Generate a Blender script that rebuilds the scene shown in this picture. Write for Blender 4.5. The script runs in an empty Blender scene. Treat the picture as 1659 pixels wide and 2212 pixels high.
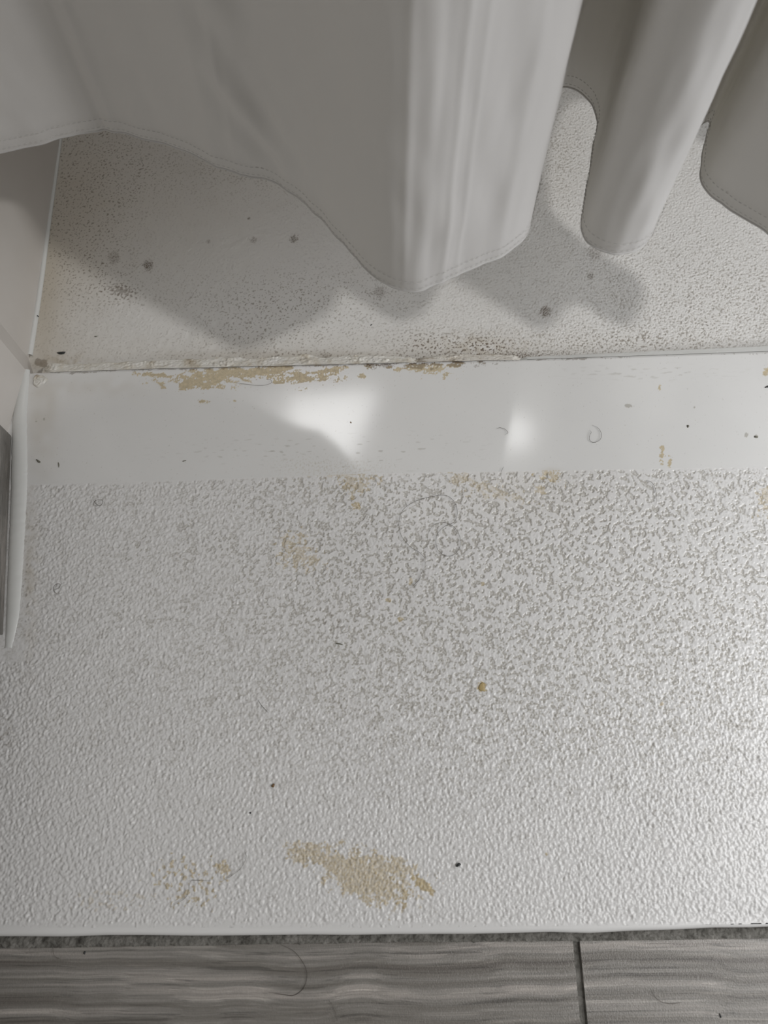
import bpy, math, random
import numpy as np
from mathutils import Vector, Matrix

# ------------------------------------------------------------------ camera geometry
W, H, F = 1659, 2212, 1661.0
CAM_Z = 0.55                      # camera height over the ledge of the threshold
NX, DX = 11.0, -80.0
def _n(v): return v/np.linalg.norm(v)
Nv = _n(np.array([NX, 648.0, F]))
Dv = _n(np.array([DX, -(F*F+NX*DX)/648.0, F]))
Xv = np.cross(Nv, Dv)
if Xv[0] < 0: Xv = -Xv
R = np.array([Xv, Dv, -Nv])       # rows: world axes in camera (right, down, forward) coordinates
CAM = np.array([0.0, 0.0, CAM_Z])
def at(px, py, z=0.0):            # point of the plane z seen at photo position px, py
    d = R @ np.array([px-W/2, py-H/2, F])
    return CAM + d*((z-CAM_Z)/d[2])
def proj(P):                      # world points (n,3) -> photo positions
    c = (P-CAM) @ R
    return c[:, 0]/c[:, 2]*F+W/2, c[:, 1]/c[:, 2]*F+H/2

S = bpy.context.scene
COL = S.collection
cam = bpy.data.cameras.new('camera'); co = bpy.data.objects.new('camera', cam); COL.objects.link(co)
rc = np.stack([R[:, 0], -R[:, 1], -R[:, 2]], axis=1)
M4 = Matrix([list(rc[i])+[CAM[i]] for i in range(3)]+[[0, 0, 0, 1]])
co.matrix_world = M4
cam.sensor_fit = 'VERTICAL'; cam.sensor_height = 24.0; cam.lens = 24.0*F/H
cam.clip_start = 0.01
cam.dof.use_dof = True; cam.dof.focus_distance = 0.60; cam.dof.aperture_fstop = 6.0
S.camera = co
S.view_settings.view_transform = 'Standard'; S.view_settings.look = 'None'
S.view_settings.gamma = 1; S.view_settings.use_curve_mapping = False
S.view_settings.exposure = -0.06

# ------------------------------------------------------------------ light
w = bpy.data.worlds.new('world'); S.world = w; w.use_nodes = True
w.node_tree.nodes['Background'].inputs[0].default_value = (1, 0.975, 0.92, 1)
w.node_tree.nodes['Background'].inputs[1].default_value = 0.075
def lamp(name, loc, target, power, size, color, shape='DISK', size_y=None):
    l = bpy.data.lights.new(name, 'AREA'); l.energy = power; l.shape = shape; l.size = size
    if size_y: l.size_y = size_y
    l.color = color
    o = bpy.data.objects.new(name, l); COL.objects.link(o); o.location = loc
    o.rotation_euler = (Vector(target)-Vector(loc)).to_track_quat('-Z', 'Y').to_euler()
    return o
# bathroom ceiling lamp on the camera's side of the curtain
lamp('bathroom_lamp', (1.335, -0.558, 2.0), (0.7, 0.2, 0), 19, 0.12, (1, 0.985, 0.965))
# unseen fill light added low on the right for the left-to-right falloff
lamp('low_side_fill', (0.74, 0.03, 0.42), (0.52, 0.06, 0), 3.5, 0.30, (0.97, 0.985, 1), 'SQUARE')
# (the lamps of the shower ceiling are built with the ceiling below)
def mirror_at(px, py, z):
    p = at(px, py, 0); d = p-CAM; d[2] = -d[2]
    return p+d*(z/d[2])
SH_Z = 1.95

# ------------------------------------------------------------------ helpers
def link(name, mesh, parent=None, mat=None):
    o = bpy.data.objects.new(name, mesh); COL.objects.link(o)
    if parent is not None: o.parent = parent
    if mat is not None:
        for m in (mat if isinstance(mat, (list, tuple)) else [mat]): mesh.materials.append(m)
    return o
def tag(o, label=None, cat=None, group=None, kind=None):
    if label: o['label'] = label
    if cat: o['category'] = cat
    if group: o['group'] = group
    if kind: o['kind'] = kind
    return o
def empty(name, loc=(0, 0, 0)):
    o = bpy.data.objects.new(name, None); COL.objects.link(o); o.location = loc; o.empty_display_size = .02
    return o
def mesh_from(name, verts, faces, smooth=True):
    me = bpy.data.meshes.new(name); me.from_pydata([tuple(v) for v in verts], [], faces)
    if smooth: me.polygons.foreach_set('use_smooth', [True]*len(me.polygons))
    me.update(); return me
def grid_mesh(name, P, attrs=None, flip=False, smooth=True):   # P (rows, cols, 3)
    r, c, _ = P.shape
    me = bpy.data.meshes.new(name)
    me.vertices.add(r*c); me.vertices.foreach_set('co', P.reshape(-1).astype(np.float32))
    i = np.arange(r*c, dtype=np.int32).reshape(r, c)
    q = np.stack([i[:-1, :-1], i[:-1, 1:], i[1:, 1:], i[1:, :-1]], -1).reshape(-1, 4)
    if flip: q = q[:, ::-1]
    n = len(q)
    me.loops.add(n*4); me.loops.foreach_set('vertex_index', q.reshape(-1))
    me.polygons.add(n); me.polygons.foreach_set('loop_start', np.arange(0, n*4, 4, dtype=np.int32))
    me.polygons.foreach_set('use_smooth', np.full(n, smooth))
    me.update(calc_edges=True)
    for k, a in (attrs or {}).items():
        at_ = me.attributes.new(k, 'FLOAT', 'POINT'); at_.data.foreach_set('value', a.reshape(-1).astype(np.float32))
    return me
rng = np.random.default_rng(7)
def noise(shape, dx, wl, bw=0.35, ax=1.0):      # band-limited noise, wavelength wl metres, unit variance
    fy = np.fft.fftfreq(shape[0], dx)[:, None]; fx = np.fft.rfftfreq(shape[1], dx)[None]
    k = np.hypot(fx*ax, fy)*wl+1e-9
    g = np.exp(-(np.log(k)**2)/(2*bw*bw))/k
    z = np.fft.irfft2(np.fft.rfft2(rng.standard_normal(shape))*g, shape)
    return (z-z.mean())/z.std()
def sm(a, b, x):
    t = np.clip((x-a)/(b-a), 0, 1); return t*t*(3-2*t)
def blob(u, v, cx, cy, rx, ry, rot=0, n=0, amp=.5, soft=.15):
    c, s = math.cos(math.radians(rot)), math.sin(math.radians(rot))
    x = (u-cx)*c+(v-cy)*s; y = -(u-cx)*s+(v-cy)*c
    return sm(-soft, soft, 1-np.hypot(x/rx, y/ry)+amp*n)
def gauss(u, v, cx, cy, rx, ry): return np.exp(-((u-cx)/rx)**2-((v-cy)/ry)**2)
def catmull(pts, n):
    p = np.array(pts, float); p = np.vstack([2*p[0]-p[1], p, 2*p[-1]-p[-2]])
    out = []
    for i in range(1, len(p)-2):
        t = np.linspace(0, 1, n, endpoint=False)[:, None]
        a, b, c, d = p[i-1], p[i], p[i+1], p[i+2]
        out.append(.5*((2*b)+(-a+c)*t+(2*a-5*b+4*c-d)*t**2+(-a+3*b-3*c+d)*t**3))
    out.append(p[-2][None]); return np.vstack(out)
def resample(p, n):
    d = np.r_[0, np.cumsum(np.linalg.norm(np.diff(p, axis=0), axis=1))]
    t = np.linspace(0, d[-1], n)
    return np.stack([np.interp(t, d, p[:, k]) for k in range(p.shape[1])], 1), d[-1]
def lerpx(pts):                   # photo line -> function y(x) in world on plane z
    P = np.array([at(a, b, z)[:2] for a, b, z in pts])
    o = np.argsort(P[:, 0]); P = P[o]
    def f(x):
        y = np.interp(x, P[:, 0], P[:, 1])
        s0 = (P[1, 1]-P[0, 1])/(P[1, 0]-P[0, 0]); s1 = (P[-1, 1]-P[-2, 1])/(P[-1, 0]-P[-2, 0])
        y = np.where(x < P[0, 0], P[0, 1]+s0*(x-P[0, 0]), y)
        return np.where(x > P[-1, 0], P[-1, 1]+s1*(x-P[-1, 0]), y)
    return f
def tube(name, pts, rad, sides=5):
    p = np.array(pts, float); n = len(p); V = []; Fc = []
    t = np.gradient(p, axis=0); t /= np.linalg.norm(t, axis=1)[:, None]+1e-12
    for i in range(n):
        up = np.array([0, 0, 1.0]); a = np.cross(t[i], up); a /= np.linalg.norm(a)+1e-12; b = np.cross(a, t[i])
        r = rad*(0.35+0.65*min(1, 6*i/n, 6*(n-1-i)/n)) if n > 6 else rad
        for k in range(sides):
            an = 2*math.pi*k/sides; V.append(p[i]+r*(math.cos(an)*a+math.sin(an)*b))
    for i in range(n-1):
        for k in range(sides):
            k2 = (k+1) % sides
            Fc.append((i*sides+k, i*sides+k2, (i+1)*sides+k2, (i+1)*sides+k))
    Fc.append(tuple(range(sides))[::-1]); Fc.append(tuple((n-1)*sides+k for k in range(sides)))
    return mesh_from(name, V, Fc)
def box(name, a, b, c, d, z0, z1, bev=0):   # plan quad a,b,c,d counter-clockwise
    V = [(*p[:2], z0) for p in (a, b, c, d)]+[(*p[:2], z1) for p in (a, b, c, d)]
    return mesh_from(name, V, [(3, 2, 1, 0), (4, 5, 6, 7), (0, 1, 5, 4), (1, 2, 6, 5), (2, 3, 7, 6), (3, 0, 4, 7)], False)
def bevel(o, wd, seg=3):
    m = o.modifiers.new('bevel', 'BEVEL'); m.width = wd; m.segments = seg; m.limit_method = 'ANGLE'

# ------------------------------------------------------------------ materials
def new_mat(name, base=(.7, .7, .7), rough=.4, spec=.5):
    m = bpy.data.materials.new(name); m.use_nodes = True
    b = m.node_tree.nodes['Principled BSDF']
    b.inputs['Base Color'].default_value = (*base, 1); b.inputs['Roughness'].default_value = rough
    b.inputs['Specular IOR Level'].default_value = spec
    return m, m.node_tree, b
def mix_col(nt, fac, a, b, mode='MIX'):
    n = nt.nodes.new('ShaderNodeMix'); n.data_type = 'RGBA'; n.blend_type = mode
    for s, v in ((n.inputs[0], fac), (n.inputs[6], a), (n.inputs[7], b)):
        if isinstance(v, (int, float)): s.default_value = v
        elif isinstance(v, tuple): s.default_value = (*v, 1)
        else: nt.links.new(v, s)
    return n.outputs[2]
def nz(nt, scale, detail=4, rough=.55, sc=None, dist=0):
    tc = nt.nodes.new('ShaderNodeTexCoord'); mp = nt.nodes.new('ShaderNodeMapping')
    if sc: mp.inputs['Scale'].default_value = sc
    nt.links.new(tc.outputs['Object'], mp.inputs['Vector'])
    n = nt.nodes.new('ShaderNodeTexNoise'); n.inputs['Scale'].default_value = scale
    n.inputs['Detail'].default_value = detail; n.inputs['Roughness'].default_value = rough
    n.inputs['Distortion'].default_value = dist
    nt.links.new(mp.outputs[0], n.inputs['Vector']); return n.outputs[0]
def ramp(nt, fac, stops):
    r = nt.nodes.new('ShaderNodeValToRGB'); nt.links.new(fac, r.inputs[0])
    e = r.color_ramp.elements
    while len(e) < len(stops): e.new(.5)
    for i, (p, c) in enumerate(stops):
        e[i].position = p; e[i].color = (*(c if isinstance(c, tuple) else (c, c, c)), 1)
    return r.outputs[0]
def attr(nt, name):
    a = nt.nodes.new('ShaderNodeAttribute'); a.attribute_name = name; return a.outputs['Fac']
def bump(nt, b, h, strength, dist):
    n = nt.nodes.new('ShaderNodeBump'); n.inputs['Strength'].default_value = strength
    n.inputs['Distance'].default_value = dist; nt.links.new(h, n.inputs['Height'])
    nt.links.new(n.outputs[0], b.inputs['Normal'])
def acrylic(name, base, rough, grime=(.36, .34, .30), stain=(.47, .385, .235), mould=(.10, .065, .035), tan=(.47, .42, .34), spec=.5):
    m, nt, b = new_mat(name, base, rough, spec)
    v = ramp(nt, nz(nt, 14, 3), [(.3, tuple(c*.965 for c in base)), (.7, base)])
    c = mix_col(nt, attr(nt, 'film_shade'), v, tan)
    c = mix_col(nt, attr(nt, 'grime'), c, grime)
    st = ramp(nt, nz(nt, 380, 3), [(.3, tuple(x*.82 for x in stain)), (.7, tuple(min(1, x*1.2) for x in stain))])
    c = mix_col(nt, attr(nt, 'stain'), c, st)
    c = mix_col(nt, attr(nt, 'mould'), c, mould)
    nt.links.new(c, b.inputs['Base Color'])
    mr = nt.nodes.new('ShaderNodeMapRange'); mr.inputs['To Min'].default_value = rough; mr.inputs['To Max'].default_value = .6
    ad = nt.nodes.new('ShaderNodeMath'); ad.operation = 'MAXIMUM'; nt.links.new(attr(nt, 'stain'), ad.inputs[0]); nt.links.new(attr(nt, 'mould'), ad.inputs[1])
    nt.links.new(ad.outputs[0], mr.inputs['Value']); nt.links.new(mr.outputs[0], b.inputs['Roughness'])
    return m, nt, b
WHITE = (.70, .698, .69)
m_ledge, nt, b = acrylic('glossy_white_acrylic', WHITE, .11)
m_tread, nt, b = acrylic('textured_white_acrylic', (.70, .695, .69), .34, spec=.4)
m_tread_run, nt, b = acrylic('pebbled_acrylic_run', (.69, .685, .68), .36, spec=.4)
bump(nt, b, nz(nt, 190, 2, .5), .9, .003)
m_tray, nt, b = acrylic('shower_tray_acrylic', (.70, .692, .675), .38, grime=(.20, .17, .13))
m_lip, nt, b = new_mat('white_lip', (.72, .715, .71), .22)
m_wall, nt, b = new_mat('surround_acrylic', (.64, .61, .575), .42)
nt.links.new(ramp(nt, nz(nt, 9, 4), [(.3, (.60, .565, .53)), (.7, (.66, .63, .60))]), b.inputs['Base Color'])
m_room, nt, b = new_mat('painted_wall', (.70, .69, .67), .6)
m_caulk, nt, b = new_mat('silicone', (.66, .63, .58), .35)
nt.links.new(ramp(nt, nz(nt, 60, 5, .65), [(.30, (.34, .28, .20)), (.40, (.55, .51, .44)), (.5, (.62, .60, .55)), (.65, (.68, .665, .635))]), b.inputs['Base Color'])
bump(nt, b, nz(nt, 260, 4), .25, .0012)
m_caulk_clean, nt, b = new_mat('clean_silicone', (.64, .645, .63), .3)
m_caulk_dirty, nt, b = new_mat('grimy_silicone', (.5, .48, .43), .45)
nt.links.new(ramp(nt, nz(nt, 45, 6, .7, (1, 2.5, 1)), [(.30, (.13, .105, .075)), (.42, (.38, .33, .26)), (.5, (.58, .55, .50)), (.7, (.66, .64, .60))]), b.inputs['Base Color'])
bump(nt, b, nz(nt, 300, 4), .5, .0015)

def tile_mat(name, axis_scale, dark=1.0, seed=0.0):
    m, nt, b = new_mat(name, (.3, .29, .27), .33)
    tc = nt.nodes.new('ShaderNodeTexCoord')
    # gently waving bands along the length of the tile
    wv = nz(nt, 5.5, 3, .5); mp = nt.nodes.new('ShaderNodeMapping'); mp.inputs['Scale'].default_value = axis_scale
    mp.inputs['Location'].default_value = (seed, seed*.7, 0)
    add = nt.nodes.new('ShaderNodeVectorMath'); add.operation = 'ADD'
    sc = nt.nodes.new('ShaderNodeVectorMath'); sc.operation = 'SCALE'; sc.inputs[3].default_value = .02
    cmb = nt.nodes.new('ShaderNodeCombineXYZ'); nt.links.new(wv, cmb.inputs[1]); nt.links.new(wv, cmb.inputs[2])
    nt.links.new(cmb.outputs[0], sc.inputs[0]); nt.links.new(tc.outputs['Object'], add.inputs[0]); nt.links.new(sc.outputs[0], add.inputs[1])
    nt.links.new(add.outputs[0], mp.inputs['Vector'])
    def streak(scale, detail):
        n = nt.nodes.new('ShaderNodeTexNoise'); n.inputs['Scale'].default_value = scale; n.inputs['Detail'].default_value = detail
        n.inputs['Roughness'].default_value = .6; nt.links.new(mp.outputs[0], n.inputs['Vector']); return n.outputs[0]
    c1 = ramp(nt, streak(1.0, 5), [(.34, (.155*dark, .14*dark, .125*dark)), (.46, (.21*dark, .195*dark, .175*dark)), (.55, (.27*dark, .255*dark, .235*dark)), (.66, (.42*dark, .385*dark, .355*dark))])
    c2 = ramp(nt, streak(2.3, 5), [(.36, .55), (.41, .98), (.58, 1.0), (.64, 1.4)])
    c = mix_col(nt, .8, c1, c2, 'MULTIPLY')
    c = mix_col(nt, .7, c, ramp(nt, streak(5.2, 3), [(.34, .6), (.42, 1.0), (.60, 1.0), (.66, 1.28)]), 'MULTIPLY')
    c = mix_col(nt, .25, c, ramp(nt, nz(nt, 900, 2), [(.3, .75), (.7, 1.2)]), 'MULTIPLY')
    nt.links.new(c, b.inputs['Base Color'])
    bump(nt, b, nz(nt, 1100, 3), .45, .0006)
    return m
m_tile = tile_mat('striped_grey_tile', (1.6, 150, 150), .88, 3.3)
m_basetile = tile_mat('striped_brown_tile', (90, 3, 90), .66, 1.0)
m_grout, nt, b = new_mat('grout', (.12, .115, .105), .85)
nt.links.new(ramp(nt, nz(nt, 120, 5, .7), [(.3, (.06, .055, .048)), (.46, (.15, .145, .13)), (.7, (.27, .26, .24))]), b.inputs['Base Color'])
bump(nt, b, nz(nt, 700, 4), .8, .001)
m_hair, nt, b = new_mat('dark_hair', (.05, .035, .025), .35)
m_hair2, nt, b = new_mat('grey_brown_hair', (.17, .15, .13), .35)
m_black, nt, b = new_mat('black_grit', (.02, .022, .022), .5)
m_brown, nt, b = new_mat('brown_flake', (.16, .09, .035), .5)
m_amber, nt, b = new_mat('amber_flake', (.42, .32, .15), .45)
m_olive, nt, b = new_mat('grey_lint', (.17, .165, .13), .8)

m_cloth = bpy.data.materials.new('white_polyester'); m_cloth.use_nodes = True
nt = m_cloth.node_tree; nt.nodes.clear()
out = nt.nodes.new('ShaderNodeOutputMaterial'); df = nt.nodes.new('ShaderNodeBsdfDiffuse'); tr = nt.nodes.new('ShaderNodeBsdfTranslucent')
gl = nt.nodes.new('ShaderNodeBsdfGlossy'); gl.inputs['Roughness'].default_value = .5
df.inputs[0].default_value = (.70, .69, .69, 1); tr.inputs[0].default_value = (.67, .64, .55, 1); gl.inputs[0].default_value = (.8, .8, .82, 1)
mx = nt.nodes.new('ShaderNodeMixShader'); mx.inputs[0].default_value = .30
mx2 = nt.nodes.new('ShaderNodeMixShader'); mx2.inputs[0].default_value = .06
nt.links.new(df.outputs[0], mx.inputs[1]); nt.links.new(tr.outputs[0], mx.inputs[2])
nt.links.new(mx.outputs[0], mx2.inputs[1]); nt.links.new(gl.outputs[0], mx2.inputs[2]); nt.links.new(mx2.outputs[0], out.inputs[0])
wv = nt.nodes.new('ShaderNodeTexWave'); wv.bands_direction = 'Z'; wv.inputs['Scale'].default_value = 520
tc = nt.nodes.new('ShaderNodeTexCoord'); nt.links.new(tc.outputs['Object'], wv.inputs['Vector'])
bn = nt.nodes.new('ShaderNodeBump'); bn.inputs['Strength'].default_value = .12; bn.inputs['Distance'].default_value = .0003
nt.links.new(wv.outputs['Fac'], bn.inputs['Height'])
for s in (df, tr, gl): nt.links.new(bn.outputs[0], s.inputs['Normal'])

# ------------------------------------------------------------------ key lines
TRAY_Z, TILE_Z = -0.022, -0.014
XL, XR = -0.300, 0.440            # detailed span
XFAR = 1.15                       # the threshold runs on to the right
back = lerpx([(70, 805, 0), (330, 796, 0), (700, 787, 0), (1100, 777, 0), (1400, 767, 0), (1659, 758, 0)])
texl = lerpx([(75, 1046, 0), (420, 1036, 0), (830, 1022, 0), (1659, 1008, 0)])
lipl = lerpx([(0, 2004, 0), (830, 2004, 0), (1659, 1996, 0)])
frontl = lerpx([(0, 2024, 0), (400, 2023, 0), (830, 2020, 0), (1240, 2016, 0), (1659, 2004, 0)])

# ------------------------------------------------------------------ threshold (top-level thing)
thr = tag(empty('shower_threshold', (0.02, 0.1, TILE_Z)), 'wide white plastic shower threshold with a smooth ledge and a pebbled tread', 'threshold')
def child(o): o.matrix_parent_inverse = Matrix.Translation(-Vector(thr.location)) if o.parent == thr else o.matrix_parent_inverse; return o

dx = 0.0005
xs = np.arange(XL, XR, dx)
# --- smooth ledge
rows = 170
t = np.linspace(0, 1, rows)[:, None]
yb, yt = back(xs)[None], texl(xs)[None]
Y = yt+(yb-yt)*t; X = np.broadcast_to(xs[None], Y.shape)
u, v = proj(np.stack([X, Y, 0*X], -1).reshape(-1, 3)); u = u.reshape(X.shape); v = v.reshape(X.shape)
n1 = noise(X.shape, dx, .006, .6); n2 = noise(X.shape, dx, .0022, .6); n3 = noise(X.shape, dx, .02, .5)
n4 = noise(X.shape, dx, .003, .5, 4.0)*1.0
n5 = noise(X.shape, dx, .007, .8, 2.2)
nn = .75*n5+.35*n2
stain = np.zeros_like(X)
for a in [(455, 818, 78, 15, -4, .45), (520, 806, 112, 13, -3, .45), (600, 802, 36, 13, -10, .45), (340, 812, 32, 5, 5, .7), (665, 815, 48, 9, -4, .9),
          (690, 803, 60, 6, -6, .7), (432, 866, 10, 4, 0, .6), (420, 830, 36, 9, 0, .8), (945, 795, 24, 11, -8, 1.0), (893, 796, 14, 7, 0, 1.1),
          (860, 797, 7, 6, 0, .5), (783, 811, 6, 5, 0, .6), (930, 790, 45, 4, -3, .9), (655, 824, 20, 3, 0, .5), (1425, 838, 4, 7, 15, .4),
          (1430, 975, 3, 16, 4, 1.0), (1447, 1000, 2, 12, 4, 1.0), (1655, 802, 7, 9, 0, .5), (507, 866, 3, 2, 0, .2)]:
    stain = np.maximum(stain, blob(u, v, a[0], a[1], a[2], a[3], a[4], nn, a[5], .12))
stain *= .85
film_shade = .22*gauss(u, v, 200, 835, 120, 22)*(.7+.3*n3)+.38*gauss(u, v, 90, 900, 34, 120)*(.8+.15*n3)
film_shade += .32*gauss(u, v, 640, 1005, 60, 18)*sm(.2, 1.8, n2)+.38*gauss(u, v, 750, 1015, 90, 22)*sm(-.1, 1.5, n2)+.3*gauss(u, v, 1190, 1018, 20, 8)
film_shade += .25*gauss(u, v, 0, 1000, 1600, 1)*0
grime = .5*gauss(u, v, 560, 975, 170, 30)*sm(1.2, 2.4, n4)+.5*gauss(u, v, 850, 975, 160, 35)*sm(1.5, 2.4, n4)
grime += .5*sm(2.3, 3.1, n2)*.7+.45*gauss(u, v, 1400, 805, 160, 14)*sm(.8, 2, n4)
for a in [(1357, 877, 6, 5), (1612, 940, 3, 5), (1632, 943, 4, 4), (1486, 920, 2, 5), (95, 905, 2, 3), (78, 910, 2, 2), (757, 912, 2, 2), (1500, 880, 1.6, 1.6)]:
    grime = np.maximum(grime, .7*blob(u, v, *a, 0, nn, .3))
mould = .5*blob(u, v, 620, 790, 420, 2.0, -1.5, nn, 1.0)+.5*blob(u, v, 930, 787, 70, 4, -2, nn, 1.0)
hgt = .0000006*n1-.000004*stain*n2
edge = sm(0, .02, 1-t)             # rounded down at the back
hgt = hgt-(1-edge)*.0009
P = np.stack([X, Y, hgt], -1)
o = link('smooth_ledge', grid_mesh('smooth_ledge', P, dict(stain=stain, film_shade=np.clip(film_shade, 0, .8), grime=np.clip(grime, 0, .9), mould=np.clip(mould, 0, .9))), thr, m_ledge); child(o)
tag(o, 'smooth glossy white ledge with yellowed patches')

# --- textured tread
Ys = np.arange(float(min(lipl(xs)))-.006, float(max(texl(xs)))+.004, dx)
X = np.broadcast_to(xs[None], (len(Ys), len(xs))).copy(); Y0 = np.broadcast_to(Ys[:, None], X.shape)
lo, hi = lipl(xs)[None], texl(xs)[None]
tt = (Y0-Ys[0])/(Ys[-1]-Ys[0]); Y = lo+(hi-lo)*tt
u, v = proj(np.stack([X, Y, 0*X], -1).reshape(-1, 3)); u = u.reshape(X.shape); v = v.reshape(X.shape)
nA = noise(X.shape, dx, .0054, .50); nB = noise(X.shape, dx, .0022, .45); nC = noise(X.shape, dx, .0140, .6); nD = noise(X.shape, dx, .03, .5)
nE = noise(X.shape, dx, .0046, .5, .8)
coarse = sm(1750, 1150, v)                                # plateaus with worm-shaped pits at the back, finer pebbling in front
pit = sm(.16, .62, nA*.85+nB*.38+nC*.38)
peb = .5+.32*nE+.22*nB+.22*nA
reg = gauss(u, v, 1180, 1300, 720, 520)
reg = np.clip(reg*1.15+.12*nD, 0, 1)
h_p = -.00060*pit+.00010*nB*pit
h_b = .00052*(peb-.5)
kk = np.clip(.25+.75*reg, 0, 1)*coarse
hgt = h_p*(.35+.65*kk)+h_b*(1-.8*kk)
eb = sm(0, 1, (hi-Y)/.004+.45*nC+.3*nA+.1)*sm(0, .0016, hi-Y); ef = sm(0, 1, (Y-lo)/.004+.35*nA)
el = sm(0, 1, (u-(78-(v-1045)*.075))/22+.4*nA) if True else 1
el = np.where(v > 1430, 1, el)
hgt = hgt*eb*ef*(.25+.75*el)
grime = np.clip(pit*(.22+.75*reg)*(.75+.35*np.clip(nB, -1, 1)), 0, 1)*eb*ef*(.18+.82*sm(2000, 1450, v))*.9
grime += .10*sm(.5, 2.0, -peb*2+1+nC*.3)*ef
n6 = noise(X.shape, dx, .0085, .8)
nn = .55*n6+.25*nA+.25*nB
pitb = .25+.75*pit
stain = np.zeros_like(X)
for a in [(675, 1848, 58, 19, 12, .45, .7), (790, 1893, 98, 46, 22, .35, .75), (830, 1870, 75, 20, 12, .45, .7), (740, 1868, 70, 25, 20, .4, .7), (905, 1905, 20, 11, 50, .5, 1.25), (925, 1920, 12, 10, 50, .5, 1.25),
          (870, 1935, 14, 16, 10, .9, .9), (483, 1876, 13, 13, 0, .45, .8), (1040, 1483, 11, 9, 0, .4, .9), (838, 1295, 6, 5, 0, .4, .8),
          (866, 1338, 6, 5, 0, .4, .8), (887, 1255, 5, 7, 0, .4, .7), (1043, 1260, 4, 4, 0, .4, .7), (770, 1040, 30, 20, 0, .8, .55), (745, 1025, 50, 6, 0, .8, .4),
          (1190, 1025, 20, 12, 30, .8, .7), (1165, 1055, 9, 8, 0, .7, .6), (1005, 1037, 34, 9, 20, 1., .45), (1060, 1060, 50, 12, 15, 1., .35),
          (640, 1190, 28, 26, 40, .9, .55), (672, 1208, 22, 12, 30, .9, .5), (682, 1222, 6, 6, 0, .6, .5), (1430, 1522, 5, 4, 0, .3, .8), (1180, 1845, 3, 3, 0, .3, .8),
          (1655, 1080, 14, 26, 0, .8, .5), (770, 1090, 8, 6, 0, .8, .9)]:
    stain = np.maximum(stain, a[6]*blob(u, v, a[0], a[1], a[2], a[3], a[4], nn, a[5], .2))
dots = sm(.55, .95, nA+.3*nB)
stain = np.maximum(stain, .75*dots*blob(u, v, 405, 1905, 62, 42, 10, nn, .4)); stain = np.maximum(stain, .3*dots*blob(u, v, 240, 1945, 70, 20, 0, nn, .4))
film_shade = .5*gauss(u, v, 65, 1230, 14, 160)*(.7+.3*nC)+.25*gauss(u, v, 720, 1050, 120, 40)*pit+.14*gauss(u, v, 1150, 1060, 160, 60)
mould = .8*sm(2.6, 3.2, nB)*gauss(u, v, 1260, 1640, 110, 110)+.5*gauss(u, v, 1425, 1755, 22, 40)*dots*.9
mould += .35*gauss(u, v, 1125, 1812, 14, 12)*dots+.5*gauss(u, v, 720, 1345, 55, 18)*sm(1.0, 1.7, nA)+.25*gauss(u, v, 1300, 1135, 40, 20)*dots+.35*gauss(u, v, 600, 1935, 20, 10)*dots
mould += .5*gauss(u, v, 58, 1300, 6, 200)*sm(1.1, 1.8, nE)+.35*gauss(u, v, 12, 1600, 14, 70)*dots
P = np.stack([X, Y, hgt], -1)
o = link('textured_tread', grid_mesh('textured_tread', P, dict(stain=np.clip(stain*(.80+.12*pit+.12*nB), 0, .95), film_shade=np.clip(film_shade, 0, .8), grime=np.clip(grime, 0, .8), mould=np.clip(mould, 0, .85))), thr, m_tread); child(o)
tag(o, 'pebbled anti-slip tread with yellow stains')

# --- plain continuation to the right, front lip and body
xr = np.linspace(XR-dx, XFAR, 40)
tq = np.linspace(0, 1, 12)[:, None]
for nm, f0, f1, mt in (('ledge_run', texl, back, m_ledge), ('tread_run', lipl, texl, m_tread_run)):
    Yq = f0(xr)[None]+(f1(xr)-f0(xr))[None]*tq; Xq = np.broadcast_to(xr[None], Yq.shape)
    o = link(nm, grid_mesh(nm, np.stack([Xq, Yq, 0*Xq-.00005], -1)), thr, mt); child(o)
xl = np.r_[np.linspace(-.36, XL, 8), xs[::12], xr[1:]]
prof = []
nW = np.interp(xl, np.linspace(-.36, XFAR, 60), rng.standard_normal(60))*.00025
for k in range(12):
    if k < 4: yy = lipl(xl)+(frontl(xl)+.0028-lipl(xl))*k/3; zz = 0*xl
    else:
        a = (k-3)/5*math.pi/2 if k < 9 else math.pi/2
        yy = frontl(xl)+.0028-.0028*math.sin(a)+nW; zz = 0*xl-.0028*(1-math.cos(a))
        if k >= 9: zz = 0*xl-.0028-(k-8)/3*.012
    prof.append(np.stack([xl, yy, zz], -1))
o = link('front_lip', grid_mesh('front_lip', np.array(prof), flip=True), thr, m_lip); child(o)
# left margin under the seam and rear face down into the tray
prof = [np.stack([xl, back(xl)-.0002, 0*xl-.0010], -1), np.stack([xl, back(xl)+.001, 0*xl-.004], -1), np.stack([xl, back(xl)+.001, 0*xl+TRAY_Z], -1)]
o = link('rear_face', grid_mesh('rear_face', np.array(prof), flip=False), thr, m_lip); child(o)
pl = np.linspace(-.36, XL+.001, 6)
Yq = lipl(pl)[None]+(back(pl)-lipl(pl))[None]*tq; Xq = np.broadcast_to(pl[None], Yq.shape)
o = link('side_margin', grid_mesh('side_margin', np.stack([Xq, Yq, 0*Xq-.0003], -1)), thr, m_tread); child(o)

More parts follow.
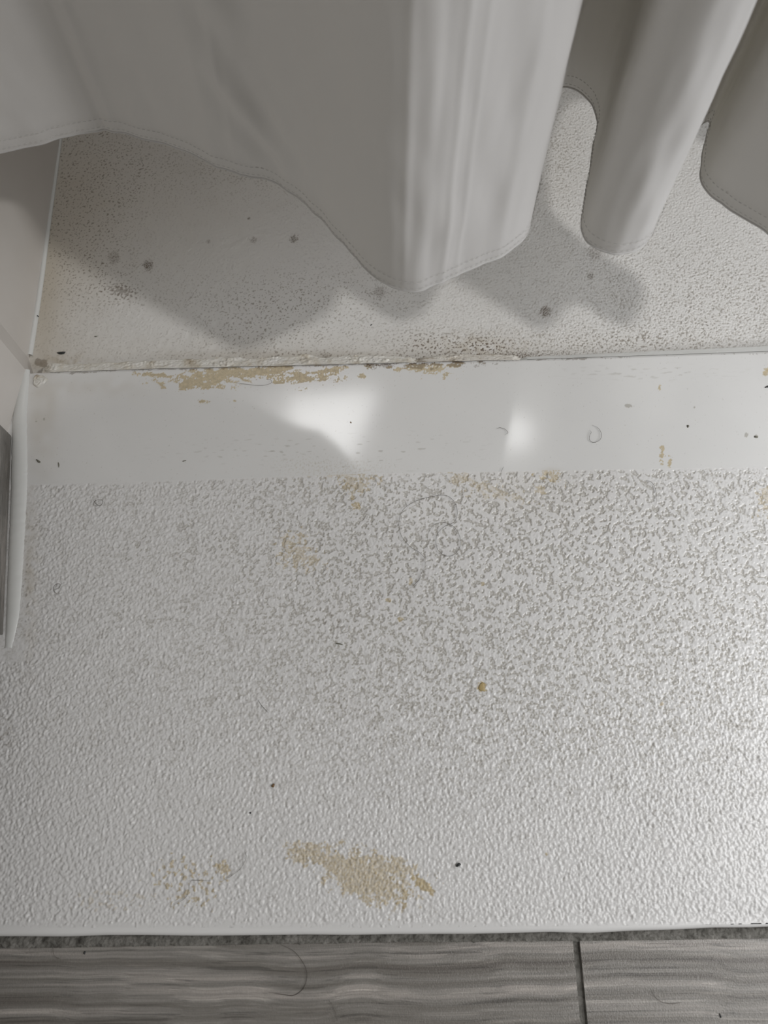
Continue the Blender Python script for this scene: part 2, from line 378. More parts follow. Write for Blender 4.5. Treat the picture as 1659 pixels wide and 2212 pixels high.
# ------------------------------------------------------------------ shower tray
dx = .0006
xs = np.arange(-.34, .52, dx); dyv = np.arange(0, .42, dx)
Y = back(xs)[None]+.0012+dyv[:, None]; X = np.broadcast_to(xs[None], Y.shape)
u, v = proj(np.stack([X, Y, 0*X+TRAY_Z], -1).reshape(-1, 3)); u = u.reshape(X.shape); v = v.reshape(X.shape)
nA = noise(X.shape, dx, .0034, .5); nB = noise(X.shape, dx, .0019, .4); nC = noise(X.shape, dx, .012, .7); nD = noise(X.shape, dx, .04, .6)
relief = sm(650, 1350, u)*(1-.55*gauss(u, v, 1130, 620, 200, 100)); relief = np.clip(relief+.12, 0, 1)
pit = sm(.62, 1.1, nA*.8+nB*.5+.3*nC)
fine = sm(1.0, 1.5, nA*.8+nB*.55+.25*nC)
hgt = (-.00060*pit*relief-.00016*fine*(1-relief)+.00016*nB*relief+.00008*nC)
hgt += .0022*gauss(X*0, dyv[:, None]+0*X, 0, 0, 1, .006)+.0016*np.clip(nC, -.5, 2)*gauss(u, dyv[:, None]+0*X, 480, .006, 420, .008)
dotm = .95*gauss(u, v, 190, 430, 110, 220)+.55*gauss(u, v, 620, 640, 260, 60)+.35*gauss(u, v, 560, 730, 200, 40)+.3*gauss(u, v, 500, 370, 320, 60)
dotm += .16+.55*gauss(u, v, 1560, 640, 300, 130)+.6*gauss(u, v, 1330, 740, 240, 30)+.55*gauss(u, v, 1210, 320, 60, 130)
dotm *= 1-.85*gauss(u, v, 520, 520, 230, 85)
dotm *= 1-.6*gauss(u, v, 300, 700, 130, 50)
sel = np.where(relief > .45, pit, fine)
grime = np.clip(dotm*1.25*sel*(1-.35*relief), 0, .8)
film_shade = .62*gauss(u, v, 85, 660, 50, 190)+.28*gauss(u, v, 160, 500, 90, 280)+.2*gauss(u, v, 700, 760, 700, 40)+.4*gauss(u, v, 1030, 750, 110, 32)*(.7+.3*nC)
film_shade += .5*gauss(u, v, 140, 790, 60, 22)*(.7+.4*nC)+.04*sm(0, 2, nD)+.35*gauss(u, v, 640, 770, 260, 12)
film_shade = film_shade+.45*gauss(u, v, 150, 400, 480, 230)+.12*gauss(u, v, 1210, 340, 80, 160)  # broad tan also paints the warm tone of the curtain's shadow here
big = sm(.75, 1.15, nA+.35*nB)
mould = .95*big*gauss(u, v, 1050, 748, 72, 22)+.75*big*gauss(u, v, 920, 742, 70, 30)+.6*blob(u, v, 1035, 776, 60, 5, -2, nB, .8)+.5*blob(u, v, 1060, 770, 100, 4, -2, nB, 1.)
mould += .5*blob(u, v, 860, 779, 50, 3, 0, nB, .9)+.45*blob(u, v, 512, 786, 16, 6, 5, nB, .3)+.34*blob(u, v, 262, 627, 20, 10, 10, nA, .5)+.12*blob(u, v, 262, 630, 34, 14, 20, nA, .6)
mould += .35*gauss(u, v, 1530, 700, 26, 14)*big+.5*blob(u, v, 85, 780, 22, 6, 30, nC, .6)
mould += .5*gauss(u, v, 700, 768, 330, 9)*sm(.9, 1.5, nA)
for cx, cy, r, s in ((320, 573, 10, .75), (635, 516, 8, .7), (820, 630, 11, .45), (1178, 673, 11, .8), (1275, 597, 6, .6), (548, 518, 6, .5), (537, 472, 3, .8), (450, 521, 4, .5), (246, 557, 12, .4), (1285, 545, 14, .4), (705, 778, 10, .5)):
    d = np.hypot(u-cx, (v-cy))/(r*1.08)
    mould = np.maximum(mould, s*(.45+.75*sm(-.2, .7, nB+.5*nA))*sm(1.15, .8, d+.22*nA))
P = np.stack([X, Y, TRAY_Z+hgt], -1)
o = link('shower_tray', grid_mesh('shower_tray', P, dict(grime=grime, film_shade=np.clip(film_shade, 0, .85), mould=np.clip(mould, 0, .92), stain=np.zeros_like(X))), None, m_tray)
tag(o, 'white pebbled shower floor freckled with brown mould behind the threshold', 'shower floor')
# the rest of the tray, out to the walls
def flat(name, x0, x1, y0, y1, z, mt, parent=None):
    V = [(x0, y0, z), (x1, y0, z), (x1, y1, z), (x0, y1, z), (x0, y0, z-.02), (x1, y0, z-.02), (x1, y1, z-.02), (x0, y1, z-.02)]
    return link(name, mesh_from(name, V, [(0, 1, 2, 3), (7, 6, 5, 4), (0, 4, 5, 1), (1, 5, 6, 2), (2, 6, 7, 3), (3, 7, 4, 0)], False), parent, mt)
tray_back = float(back(np.array(0.0)))+.41
flat('tray_floor', -.45, XFAR, tray_back, 1.60, TRAY_Z, m_tray, o)
flat('tray_floor', .515, XFAR, .33, tray_back+.0005, TRAY_Z-.0002, m_tray, o)

# ------------------------------------------------------------------ left wall
q0 = at(62, 775, TRAY_Z); q1 = at(131, 300, TRAY_Z); dd = (q1-q0)/(q1[1]-q0[1])
far = q0+dd*(1.60-q0[1])
p2 = at(56, 800, 0); p3 = at(26, 942, 0); p4 = at(8, 1372, 0)
p5 = p4+(p4-p3)*6
foot = [far, q0, p2, p3+np.array([-.004, 0, 0]), p4+np.array([-.006, 0, 0]), p5+np.array([-.006, 0, 0])]
def wall(name, pts, z0, z1, mt, thick=.05):
    V = []; Fc = []
    n = len(pts)
    for p in pts:
        V += [(p[0], p[1], z0), (p[0], p[1], z1), (p[0]-thick, p[1], z1), (p[0]-thick, p[1], z0)]
    for i in range(n-1):
        for k in range(4):
            a, b_ = i*4+k, i*4+(k+1) % 4
            Fc.append((a, b_, b_+4, a+4))
    Fc += [(0, 3, 2, 1), tuple((n-1)*4+k for k in range(4))]
    return link(name, mesh_from(name, V, Fc, False), None, mt)
o = wall('wall_left', foot[:4], TRAY_Z-.01, 2.1, m_wall); tag(o, kind='structure'); bevel(o, .004)
o = wall('wall_side', [foot[3]+np.array([-.0001, 0, 0])]+foot[4:], TILE_Z-.01, 2.1, m_room); tag(o, kind='structure')
wl = bpy.data.objects
o = link('wall_back', mesh_from('wall_back', [(far[0]-.05, 1.60, -.05), (XFAR, 1.60, -.05), (XFAR, 1.60, 2.1), (far[0]-.05, 1.60, 2.1),
                                           (far[0]-.05, 1.66, -.05), (XFAR, 1.66, -.05), (XFAR, 1.66, 2.1), (far[0]-.05, 1.66, 2.1)],
     [(0, 1, 2, 3), (7, 6, 5, 4), (0, 4, 5, 1), (1, 5, 6, 2), (2, 6, 7, 3), (3, 7, 4, 0)], False), None, m_wall); tag(o, kind='structure')
o = link('ceiling', box('ceiling', (far[0]-.05, .48), (XFAR, .48), (XFAR, 1.66), (far[0]-.05, 1.66), SH_Z+.012, SH_Z+.05), None, m_room); tag(o, kind='structure')
m_glow = bpy.data.materials.new('lit_diffuser'); m_glow.use_nodes = True
gb = m_glow.node_tree.nodes['Principled BSDF']; gb.inputs['Base Color'].default_value = (.8, .8, .8, 1)
gb.inputs['Emission Color'].default_value = (1, 1, 1, 1); gb.inputs['Emission Strength'].default_value = 10.0
def ceiling_lamp(pts, label):
    n = len(pts); V = [(p[0], p[1], SH_Z+z) for z in (0, .012) for p in pts]; V[:n] = [(p[0], p[1], SH_Z) for p in pts]
    Fc = [tuple(range(n)), tuple(range(n, 2*n))[::-1]]+[(k, n+k, n+(k+1) % n, (k+1) % n) for k in range(n)]
    t_ = empty('ceiling_lamp', (float(np.mean([p[0] for p in pts])), float(np.mean([p[1] for p in pts])), SH_Z+.012)); tag(t_, label, 'ceiling lamp', 'shower ceiling lamps')
    d_ = link('diffuser', mesh_from('diffuser', V, Fc, False), t_, m_glow); d_.matrix_parent_inverse = Matrix.Translation(-Vector(t_.location))
    c_ = np.mean(np.array([p[:2] for p in pts]), 0); V = []; Fc = []
    for z, s_ in ((.012, 1.0), (-.003, 1.0), (-.003, 1.07), (.012, 1.07)):
        V += [(*(c_+(np.array(p[:2])-c_)*s_), SH_Z+z) for p in pts]
    for a in range(3):
        for k in range(n): Fc.append((a*n+k, a*n+(k+1) % n, (a+1)*n+(k+1) % n, (a+1)*n+k))
    f_ = link('frame', mesh_from('frame', V, Fc, False), t_, m_room); f_.matrix_parent_inverse = Matrix.Translation(-Vector(t_.location))
ceiling_lamp([mirror_at(x, y, SH_Z) for x, y in ((455, 872), (820, 842), (752, 1010), (600, 1030))], 'slanted white ceiling light panel over the shower')
m2 = mirror_at(1112, 935, SH_Z)
ceiling_lamp([m2+np.array([.062*math.cos(a), .072*math.sin(a), 0]) for a in np.linspace(0, 2*math.pi, 24, endpoint=False)], 'small round ceiling light over the shower')
# striped tile baseboards on the side wall
def board(pa, pb, zt, th, z0=0.0005):
    d = (pb-pa); d /= np.linalg.norm(d); nrm = np.array([-th, 0, 0])
    o = link('baseboard_left', box('baseboard_left', pa, pa+nrm, pb+nrm, pb, z0, zt), None, m_basetile); tag(o, kind='structure'); bevel(o, .0008); return o
board(p3, p4, .09, .0042)
board(p4+np.array([-.0045, -.0022, 0]), p5+np.array([-.0045, 0, 0]), .09, .0012, TILE_Z)
# dark grout line around the end of the baseboard
pa = p3+np.array([.0004, .0012, 0])
o = link('grout_line', tube('grout_line', [pa+np.array([-.001, 0, z]) for z in (0.001, .03, .06, .09)], .0011, 6), None, m_grout); tag(o, kind='structure'); o.name = 'trim_1'
pa = p4+np.array([-.0004, -.0012, 0])
o = link('trim_2', tube('trim_2', [pa+np.array([-.001, 0, z]) for z in (0.001, .03, .06, .09)], .0013, 6), None, m_grout); tag(o, kind='structure')

# ------------------------------------------------------------------ tiled floor
gapx = at(1247, 2060, TILE_Z)[0]
te = lerpx([(0, 2046, TILE_Z), (830, 2033, TILE_Z), (1240, 2030, TILE_Z), (1659, 2024, TILE_Z)])
V = [(-.6, -1.0, TILE_Z-.002), (XFAR, -1.0, TILE_Z-.002), (XFAR, .1, TILE_Z-.002), (-.6, .1, TILE_Z-.002)]
Vb = [(a, b_, TILE_Z-.02) for a, b_, c in V]
fl_v = [np.array(x) for x in V+Vb]; fl_f = [(0, 1, 2, 3), (7, 6, 5, 4), (0, 4, 5, 1), (1, 5, 6, 2), (2, 6, 7, 3), (3, 7, 4, 0)]; fl_m = [1]*6
def add_tile(x0, x1, y0f, y1f, nx=30):
    xx = np.linspace(x0, x1, nx); c = .0009
    lines = [(c*0, -.006, 0), (0, -c, 0), (c, 0, c)]
    base = len(fl_v)
    rowsP = []
    for (yy, z) in ((y0f(xx), -.006), (y0f(xx), -c), (y0f(xx)+c, 0), (y1f(xx)-c, 0), (y1f(xx), -c), (y1f(xx), -.006)):
        X_ = xx.copy()
        rowsP.append([np.array([a, b_, TILE_Z+z]) for a, b_ in zip(X_, yy)])
    for r in rowsP: fl_v.extend(r)
    for r in range(5):
        for i in range(nx-1):
            a = base+r*nx+i; fl_f.append((a, a+1, a+nx+1, a+nx)); fl_m.append(0)
    for i in (0, nx-1):   # ends
        idx = [base+r*nx+i for r in range(6)]
        fl_f.append(tuple(idx if i == 0 else idx[::-1])); fl_m.append(0)
gl_ = (gapx-.0022, gapx+.0024)
row = .152
for k in range(6):
    yb_ = (lambda x, k=k: te(x)-k*row); yf_ = (lambda x, k=k: te(x)-(k+1)*row+.004)
    joints = [gapx] if k % 2 == 0 else [gapx-.3]
    edges = [-.42, joints[0]-.0022, joints[0]+.0024, joints[0]+.6, joints[0]+.604, XFAR]
    add_tile(edges[0], edges[1], yf_, yb_); add_tile(edges[2], edges[3], yf_, yb_)
    if edges[4] < XFAR: add_tile(edges[4], XFAR, yf_, yb_)
me = mesh_from('floor', fl_v, fl_f, False)
o = link('floor', me, None, [m_tile, m_grout]); me.polygons.foreach_set('material_index', fl_m); tag(o, kind='structure')
# crusty grout strip between threshold and tiles
xg = np.arange(-.36, XFAR, .0008); rg = 14
ng = noise((rg, len(xg)), .0008, .004, .7); ng2 = noise((rg, len(xg)), .0008, .0016, .5)
tg = np.linspace(0, 1, rg)[:, None]
y0 = (te(xg)-.0014)[None]+.0004*ng[:1]; y1 = (frontl(xg)+.0006)[None]
Yg = y0+(y1-y0)*tg; Xg = np.broadcast_to(xg[None], Yg.shape)
Zg = TILE_Z+.0003+.0003*ng+.0002*ng2-.0010*np.abs(tg-.45)**2*4-.002*sm(.72, .95, tg)
o = link('trim_3', grid_mesh('trim_3', np.stack([Xg, Yg, Zg], -1)), None, m_grout); tag(o, kind='structure')

# ------------------------------------------------------------------ silicone seams
def bead(name, pts, rad, mt, label, lump=0, zsc=.7, samples=260, sides=10, seed=1):
    p, L = resample(catmull(pts, 12), samples)
    r_ = np.random.default_rng(seed); n = noise((sides, samples), L/samples, .009, .6) if lump else np.zeros((sides, samples))
    n2 = noise((sides, samples), L/samples, .003, .5) if lump else n
    tgt = np.gradient(p, axis=0); tgt /= np.linalg.norm(tgt, axis=1)[:, None]
    rr = np.interp(np.linspace(0, 1, samples), np.linspace(0, 1, len(rad)), rad) if hasattr(rad, '__len__') else np.full(samples, rad)
    G = np.zeros((sides+1, samples, 3))
    for k in range(sides+1):
        a = 2*math.pi*k/sides; side = np.cross(tgt, [0, 0, 1.0])
        rad_k = rr*(1+lump*(n[k % sides]*.5+n2[k % sides]*.3))
        G[k] = p+side*(math.cos(a)*rad_k)[:, None]+np.array([0, 0, 1.0])*(math.sin(a)*rad_k*zsc)[:, None]
    o = link(name, grid_mesh(name, G, flip=True), None, mt)
    return tag(o, label, 'sealant', 'silicone seams')
zT = TRAY_Z
bead('silicone_seam', [at(x, y, zT+.0005) for x, y in ((132, 292), (118, 395), (103, 500), (90, 600), (75, 700), (64, 768))], [.0016, .0018, .0022, .0024, .0026], m_caulk_clean,
     'thin pale silicone bead between the left shower wall and the shower floor', 0, .8)
def seam(px0, px1, w0, lump, mt, label, seed, hmax=.0009, taper=.01, zt=-.0010):
    x0, x1 = at(px0, 790, 0)[0], at(px1, 770, 0)[0]; xx = np.arange(x0, x1, .0006); nt_ = 44
    t = np.linspace(0, 1, nt_)[:, None]; w_ = np.interp(xx, np.linspace(x0, x1, len(w0)), w0)[None]
    n1 = noise((nt_, len(xx)), .0006, .0042, .6); n2 = noise((nt_, len(xx)), .0006, .012, .7, 2.0); n3 = noise((nt_, len(xx)), .0006, .0016, .5)
    wv = noise((3, len(xx)), .0006, .03, .8)[:1]
    w_ = w_*(1+lump*.07*wv)
    e = sm(x0, x0+taper, xx)*sm(x1, x1-taper, xx)
    Y = back(xx)[None]+.0004+t*(w_+.006)
    s_ = t*(w_+.006)/w_
    Z = zt-.0016*s_-(TRAY_Z*-1-.0035)*sm(.82, 1.25, s_)
    Z = Z+hmax*np.clip(lump*(.30*n1+.45*n2)*(.35+.9*sm(-.3, 1.2, wv))+.18*lump*n3*.5, -.5, 1.6)*sm(0, .12, s_)*sm(1.15, .8, s_)-.004*(1-e)[None]
    Z = np.maximum(Z, TRAY_Z+.0002-.001*sm(.98, 1, t))
    o = link('silicone_seam', grid_mesh('silicone_seam', np.stack([np.broadcast_to(xx[None], Y.shape), Y, Z], -1)), None, mt)
    return tag(o, label, 'sealant', 'silicone seams')
seam(86, 905, [.009, .0105, .0100, .0120, .0105, .0115, .0100, .0080], 1.0, m_caulk, 'lumpy dirty white silicone smeared along the rear of the ledge', 1)
seam(893, 1130, [.006, .0085, .0095, .0085, .005], .9, m_caulk_dirty, 'short blackened silicone length by the brown mould spots', 2)
seam(1118, 2300, [.004, .0050, .0062, .0075, .0085, .0085, .0085], .15, m_caulk_clean, 'clean greyish silicone strip behind the right half of the ledge', 3)
# wide bead between baseboard and tread
sv = [(56, 800), (50, 850), (44, 900), (43, 950), (42, 1050), (38, 1150), (33, 1250), (28, 1330), (22, 1380), (19, 1400)]
bead('silicone_seam', [at(x, y, -.0008) for x, y in sv], [.0035, .0050, .0060, .0064, .0066, .0064, .0062, .0060, .0056, .0050, .0030], m_caulk_clean, 'wide smooth white silicone bead between the brown baseboard and the tread', .03, .5, 300, 16)
# blob of sealant in the corner
c = at(84, 821, .0012); V = []; Fc = []
nr, na = 10, 28
for i in range(nr+1):
    for k in range(na):
        a = 2*math.pi*k/na; rr = (i/nr)*.0058*(1+.12*math.sin(3*a+1)+.07*math.sin(7*a))
        z = .0016*(1-(i/nr)**4)+.0007*math.exp(-((i/nr-.8)/.12)**2)+.0003*math.sin(5*a+i)
        V.append(c+np.array([rr*math.cos(a), rr*math.sin(a), z-.0012]))
for i in range(nr):
    for k in range(na):
        k2 = (k+1) % na; Fc.append((i*na+k, (i+1)*na+k, (i+1)*na+k2, i*na+k2))
o = link('sealant_blob', mesh_from('sealant_blob', V, Fc), None, m_caulk); tag(o, 'round flattened silicone blob in the left corner of the ledge', 'sealant')

# ------------------------------------------------------------------ shower curtain
HZ = 0.172        # hem height
hem_px = [(-60, 345), (0, 331), (60, 317), (120, 301), (170, 290), (210, 283), (250, 284), (300, 296), (350, 311), (400, 328), (450, 350), (500, 371), (550, 384), (590, 393),
          (630, 418), (670, 450), (705, 488), (740, 527), (785, 575), (825, 612), (860, 630), (905, 633), (940, 618), (985, 596), (1040, 570), (1090, 549), (1125, 522),
          (1142, 494), (1152, 440), (1165, 380), (1180, 300), (1190, 235), (1205, 192), (1232, 187), (1262, 206), (1284, 238), (1288, 285), (1277, 350), (1264, 420), (1256, 480), (1262, 515),
          (1290, 538), (1335, 547), (1380, 540), (1405, 512), (1428, 450), (1462, 370), (1495, 300), (1522, 262), (1536, 262), (1525, 300), (1514, 345), (1516, 395), (1550, 435), (1605, 472), (1659, 504), (1690, 545), (1722, 572), (1765, 560), (1805, 510), (1845, 503), (1900, 530),
          (1960, 560), (2000, 552), (2019, 491), (1992, 433), (1877, 371), (1805, 324), (1715, 245), (1690, 150), (1690, 50), (1729, -31), (1830, -22), (2000, 30), (2132, 78), (2350, 160), (2600, 200)]
hem = np.array([at(x, y, HZ)[:2] for x, y in hem_px])
xlw = -.288
hem = np.vstack([[xlw, hem[0, 1]-.004], hem])
NC = 1500
curve, LEN = resample(catmull(hem, 14), NC)
# slight smoothing keeps the folds round
for _ in range(26): curve[1:-1] = .25*curve[:-2]+.5*curve[1:-1]+.25*curve[2:]
cu_ = proj(np.c_[curve, np.full(len(curve), HZ)])[0]
wloc = np.exp(-((cu_-870)/60)**2)[:, None]*(np.arange(len(curve))[:, None] < 800)
for _ in range(110): curve[1:-1] += wloc[1:-1]*(.25*curve[:-2]-.5*curve[1:-1]+.25*curve[2:])
tgt = np.gradient(curve, axis=0); tgt /= np.linalg.norm(tgt, axis=1)[:, None]
nrm = np.stack([tgt[:, 1], -tgt[:, 0]], 1)
su = np.linspace(0, 1, NC)
TOP = 1.80
zz = np.r_[np.linspace(0, .014, 5), np.linspace(.02, .24, 70), np.linspace(.26, TOP-HZ, 50)]
meany = .40
xa, xb = curve[0, 0], curve[-1, 0]
G = np.zeros((len(zz), NC, 3))
cu, cv = proj(np.c_[curve, np.full(NC, HZ)])
def gcr(s0, w): return np.exp(-((cu-s0)/w)**2)
big = .7*noise((128, NC), .002, .05, .6)
for i, z in enumerate(zz):
    k = sm(.25, TOP-HZ, z)
    gx = xa+(xb-xa)*su; gy = meany+.035*np.sin(su*2*math.pi*9)
    c2 = curve*(1-k)+np.stack([gx, gy], 1)*k
    r = .0009*(.9*gcr(872, 9)+.9*gcr(955, 7)-.7*gcr(925, 12)+.6*gcr(985, 6)-.5*gcr(1030, 20)+.6*gcr(1075, 12))*(1-k)*sm(-.02, .06, z+.02*0+.02)
    r += .0016*(gcr(250, 14)-.7*gcr(225, 10)+.5*gcr(470, 14)+.4*gcr(520, 8)-.5*gcr(700, 20)+.5*gcr(1330, 18)-.4*gcr(1385, 14))*(1-k)
    # soft diagonal crumples on the left-hand face
    wv_ = np.sin(cu/15.0+z*170)*gcr(600, 70)*math.exp(-((z-.04)/.045)**2)+np.sin(cu/22.0+z*120+1)*gcr(540, 60)*math.exp(-((z-.10)/.05)**2)
    r += .0019*wv_*sm(0, .03, z)+.0005*big[min(i, 127)]*(1-k)
    fl = .012*(1-np.exp(-z/.10))*0
    G[i, :, :2] = c2+nrm*r[:, None]; G[i, :, 2] = HZ+z
cur = tag(empty('shower_curtain', (0, meany, TOP)), 'sheer white shower curtain hanging in deep folds above the shower floor', 'shower curtain')
def cchild(o): o.matrix_parent_inverse = Matrix.Translation(-Vector(cur.location)); return o
cchild(link('curtain_panel', grid_mesh('curtain_panel', G), cur, m_cloth))
# rolled hem edge
r0 = G[0, :, :2]-curve
HG = np.zeros((9, NC, 3))
for j in range(9):
    a = 2*math.pi*j/8
    HG[j, :, :2] = curve+r0+nrm*(.00045*math.cos(a)); HG[j, :, 2] = HZ+.0007*math.sin(a)
cchild(link('hem', grid_mesh('hem', HG, flip=True), cur, m_cloth))
# stitches of the hem
V = []; Fc = []
acc = np.r_[0, np.cumsum(np.linalg.norm(np.diff(curve, axis=0), axis=1))]
for rowz in (.0035, .0095):
    for s in np.arange(.004, acc[-1]-.004, .0034):
        a = np.array([np.interp(s, acc, curve[:, k]+r0[:, k]+nrm[:, k]*.0011) for k in (0, 1)])
        b_ = np.array([np.interp(s+.0019, acc, curve[:, k]+r0[:, k]+nrm[:, k]*.0011) for k in (0, 1)])
        n0 = len(V); h = .00028
        dd_ = np.array([a[1]-b_[1], b_[0]-a[0]]); dd_ = dd_/np.linalg.norm(dd_)*.0003
        for q in (a, b_):
            V += [(q[0], q[1], HZ+rowz-h), (q[0]-dd_[0]*-1, q[1]+dd_[1], HZ+rowz), (q[0], q[1], HZ+rowz+h)]
        Fc += [(n0, n0+1, n0+4, n0+3), (n0+1, n0+2, n0+5, n0+4)]
m_thread, nt, b = new_mat('thread', (.55, .54, .52), .7)
cchild(link('stitching', mesh_from('stitching', V, Fc), cur, m_thread))
# rings on a rod, over the frame
m_metal, nt, b = new_mat('chrome', (.7, .7, .72), .2); b.inputs['Metallic'].default_value = 1
rod = link('curtain_rod', tube('curtain_rod', [(x, meany, TOP+.04) for x in np.linspace(far[0]+.03, XFAR, 10)], .012, 16), None, m_metal)
tag(rod, 'chrome rod carrying the white shower curtain overhead', 'curtain rod')
rp = [(0, meany+.026*math.sin(a), TOP+.022+.031*math.cos(a)) for a in np.linspace(0, 2*math.pi, 25)]
rm = tube('curtain_ring', rp, .0018, 6)
rm.materials.append(m_metal)
for k in range(9):
    ro = bpy.data.objects.new('curtain_ring', rm); COL.objects.link(ro); ro.parent = cur
    ro.matrix_parent_inverse = Matrix.Translation(-Vector(cur.location)); ro.location = (xa+(xb-xa)*(k+.5)/9, 0, 0)

# ------------------------------------------------------------------ hairs
def hair(pts, label, z=.0009, rad=.00013, mt=None):
    p = np.array([at(x, y, z) for x, y in pts]); p = catmull(p, 8)
    p[:, 2] = z+.0003*np.abs(np.sin(np.linspace(0, 5, len(p))))
    o = link('hair', tube('hair', p, rad, 5), None, mt or m_hair)
    return tag(o, label, 'hair', 'stray hairs')
hair([(881, 1274), (900, 1262), (915, 1235), (918, 1210), (908, 1195), (885, 1180), (866, 1155), (862, 1125), (872, 1100), (900, 1082), (935, 1073), (962, 1070), (982, 1085), (988, 1110), (980, 1128), (960, 1138), (944, 1155), (943, 1180), (955, 1197), (975, 1201), (990, 1188), (995, 1168), (985, 1143), (965, 1130), (940, 1133), (926, 1150), (922, 1175), (926, 1190)],
     'long looping dark hair on the middle of the tread')
hair([(890, 1268), (905, 1252), (913, 1230)], 'short hair crossing the tail of the long looping hair')
hair([(1279, 918), (1292, 925), (1299, 938), (1296, 950), (1284, 956), (1274, 951), (1274, 940), (1277, 934), (1273, 929)], 'hook-shaped dark hair on the right part of the ledge')
hair([(1073, 927), (1080, 924), (1092, 928), (1097, 935), (1090, 940)], 'small curved hair in the crescent of light on the ledge')
hair([(508, 826), (530, 830), (565, 833), (585, 828), (585, 821), (575, 820)], 'fine hair beside the yellow stain on the ledge', mt=m_hair2)
hair([(199, 1073), (205, 1085), (215, 1093), (222, 1087), (220, 1080), (208, 1081), (202, 1090), (210, 1094)], 'tiny looped hair at the upper left of the tread')
hair([(128, 1283), (119, 1280), (116, 1270), (122, 1262), (130, 1262), (128, 1270), (118, 1274)], 'tiny curled hair near the left edge of the tread')
hair([(1395, 1037), (1408, 1043), (1416, 1058), (1418, 1088)], 'short dark hair at the upper right of the tread')
hair([(528, 1838), (532, 1852), (520, 1875), (500, 1892), (480, 1903)], 'pale bent hair right of the small yellow stains', mt=m_hair2)
hair([(455, 1903), (425, 1902), (412, 1904), (407, 1925), (400, 1940), (368, 1960)], 'thin hair lying across the small yellow stains', mt=m_hair2)
hair([(557, 1511), (566, 1525), (580, 1540)], 'short straight hair in the left half of the tread')
hair([(1088, 1008), (1082, 1020)], 'minute hair at the rear edge of the tread')
hair([(305, 337), (305, 347), (312, 360)], 'short hair on the shower floor under the curtain', TRAY_Z+.0006)
hz_ = TILE_Z+.0004
hair([(605, 2040), (635, 2055), (658, 2085), (663, 2110), (655, 2135), (635, 2150), (610, 2148), (580, 2143)], 'long curved brown hair on the left floor tile', hz_)
hair([(114, 2045), (118, 2065), (130, 2072)], 'short curved hair at the far left of the floor tile', hz_, mt=m_hair2)
hair([(1405, 2135), (1420, 2158), (1445, 2168), (1475, 2165)], 'faint curved hair on the right floor tile', hz_, mt=m_hair2)
hair([(710, 2160), (722, 2178), (730, 2205)], 'faint hair at the bottom of the left floor tile', hz_, mt=m_hair2)

# ------------------------------------------------------------------ crumbs and lint
def crumb(name, px, py, z, rx, ry, rz, rot, mt, label, cat, seed):
    r_ = np.random.default_rng(seed); c = at(px, py, z); V = []; Fc = []
    nr, na = 7, 12; ph = r_.uniform(0, 6, 4)
    for i in range(nr):
        th = math.pi*(i+.5)/nr
        for k in range(na):
            a = 2*math.pi*k/na; f_ = 1+.28*math.sin(2*a+ph[0]+th)+.18*math.sin(3*a+ph[1])+.12*math.sin(5*th+ph[2])
            x, y = rx*math.sin(th)*math.cos(a)*f_, ry*math.sin(th)*math.sin(a)*f_
            cr, sr = math.cos(rot), math.sin(rot)
            V.append(c+np.array([x*cr-y*sr, x*sr+y*cr, rz*(math.cos(th)+.9)]))
    for i in range(nr-1):
        for k in range(na):
            k2 = (k+1) % na; Fc.append((i*na+k, (i+1)*na+k, (i+1)*na+k2, i*na+k2))
    Fc.append(tuple(range(na))); Fc.append(tuple((nr-1)*na+k for k in range(na))[::-1])
    return tag(link(name, mesh_from(name, V, Fc), None, mt), label, cat, 'crumbs and lint')
mm = .001
crumb('lint', 133, 763, TRAY_Z, 4.2*mm, 1.0*mm, .6*mm, .05, m_black, 'black sliver of lint on the shower floor near the left corner', 'lint', 1)
crumb('lint', 207, 727, TRAY_Z, 1.3*mm, .6*mm, .3*mm, .3, m_olive, 'tiny grey lint speck above the black sliver', 'lint', 2)
crumb('lint', 82, 683, TRAY_Z+.0025, 1.1*mm, .5*mm, .3*mm, -.6, m_black, 'tiny black speck on the bead along the left wall', 'lint', 3)
crumb('crumb', 990, 1868, 0, 1.3*mm, 1.0*mm, .8*mm, .3, m_black, 'black crumb right of the large yellow stain on the tread', 'crumb', 4)
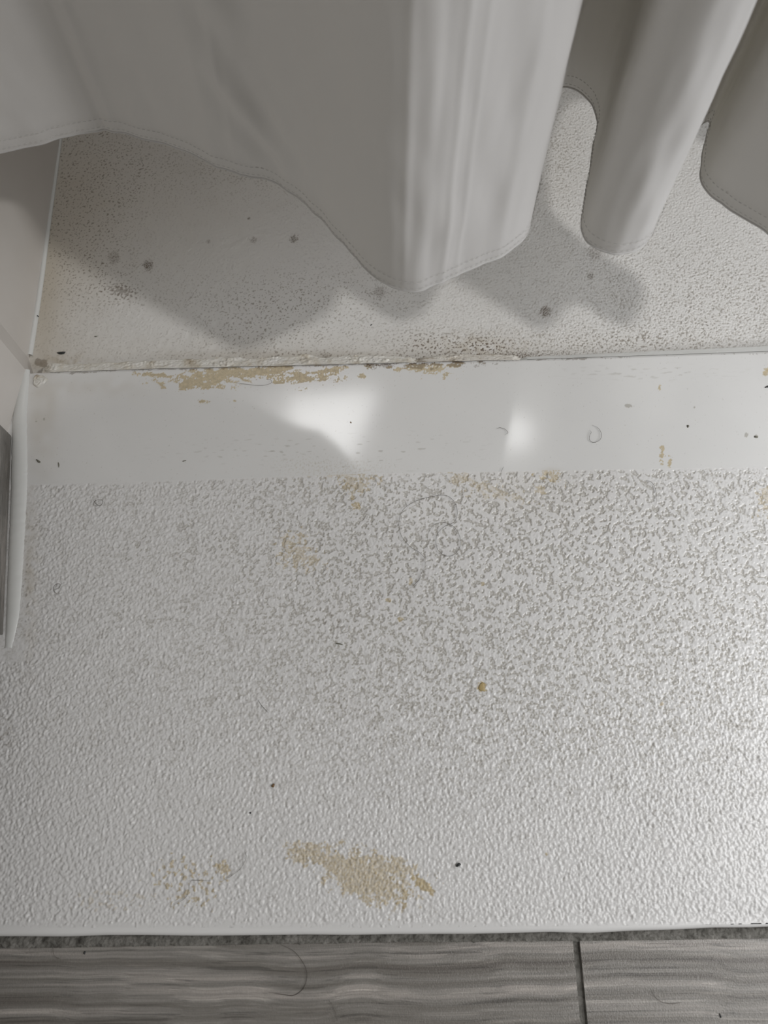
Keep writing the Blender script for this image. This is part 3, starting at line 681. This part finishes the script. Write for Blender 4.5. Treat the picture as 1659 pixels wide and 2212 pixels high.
crumb('crumb', 590, 1697, 0, 1.1*mm, 1.1*mm, .5*mm, .2, m_brown, 'reddish brown crumb left of centre on the tread', 'crumb', 5)
crumb('crumb', 541, 1756, 0, .7*mm, .4*mm, .3*mm, 1, m_black, 'tiny black crumb below the reddish brown crumb', 'crumb', 6)
crumb('flake', 1041, 1484, 0, 2.8*mm, 2.4*mm, .3*mm, .4, m_amber, 'amber flake stuck on the middle of the tread', 'flake', 7)
crumb('lint', 84, 997, 0, 2.2*mm, .8*mm, .6*mm, -.5, m_olive, 'grey-green lint at the left end of the ledge', 'lint', 8)
crumb('lint', 127, 1004, 0, .4*mm, 2.4*mm, .3*mm, .3, m_olive, 'thin dark lint thread right of the grey-green lint', 'lint', 9)
crumb('crumb', 1486, 921, 0, .7*mm, 1.3*mm, .4*mm, .1, m_olive, 'small olive crumb on the right of the ledge', 'crumb', 10)
crumb('crumb', 1633, 944, 0, 1.1*mm, 1.0*mm, .5*mm, .1, m_olive, 'small grey crumb at the right end of the ledge', 'crumb', 11)
crumb('lint', 1657, 836, 0, 1.6*mm, .8*mm, .5*mm, .6, m_black, 'dark lint cut off by the right edge on the ledge', 'lint', 12)
crumb('lint', 802, 702, TRAY_Z, .4*mm, 1.2*mm, .3*mm, -.6, m_black, 'tiny black lint on the shower floor under the curtain tip', 'lint', 13)
crumb('lint', 733, 1391, 0, 2.4*mm, .6*mm, .4*mm, -.3, m_olive, 'bluish grey lint thread on the middle left of the tread', 'lint', 14)
crumb('crumb', 183, 2058, TILE_Z, .7*mm, .8*mm, .4*mm, 0, m_black, 'tiny dark crumb on the left floor tile', 'crumb', 15)
crumb('crumb', 1556, 2194, TILE_Z, .5*mm, 1.0*mm, .4*mm, .2, m_black, 'tiny dark crumb on the right floor tile', 'crumb', 16)
crumb('lint', 398, 996, 0, 1.4*mm, .4*mm, .3*mm, .1, m_olive, 'small grey lint sliver on the left part of the ledge', 'lint', 17)
crumb('crumb', 758, 913, 0, .8*mm, .5*mm, .3*mm, -.6, m_brown, 'tiny brown crumb beside the triangle of light on the ledge', 'crumb', 18)
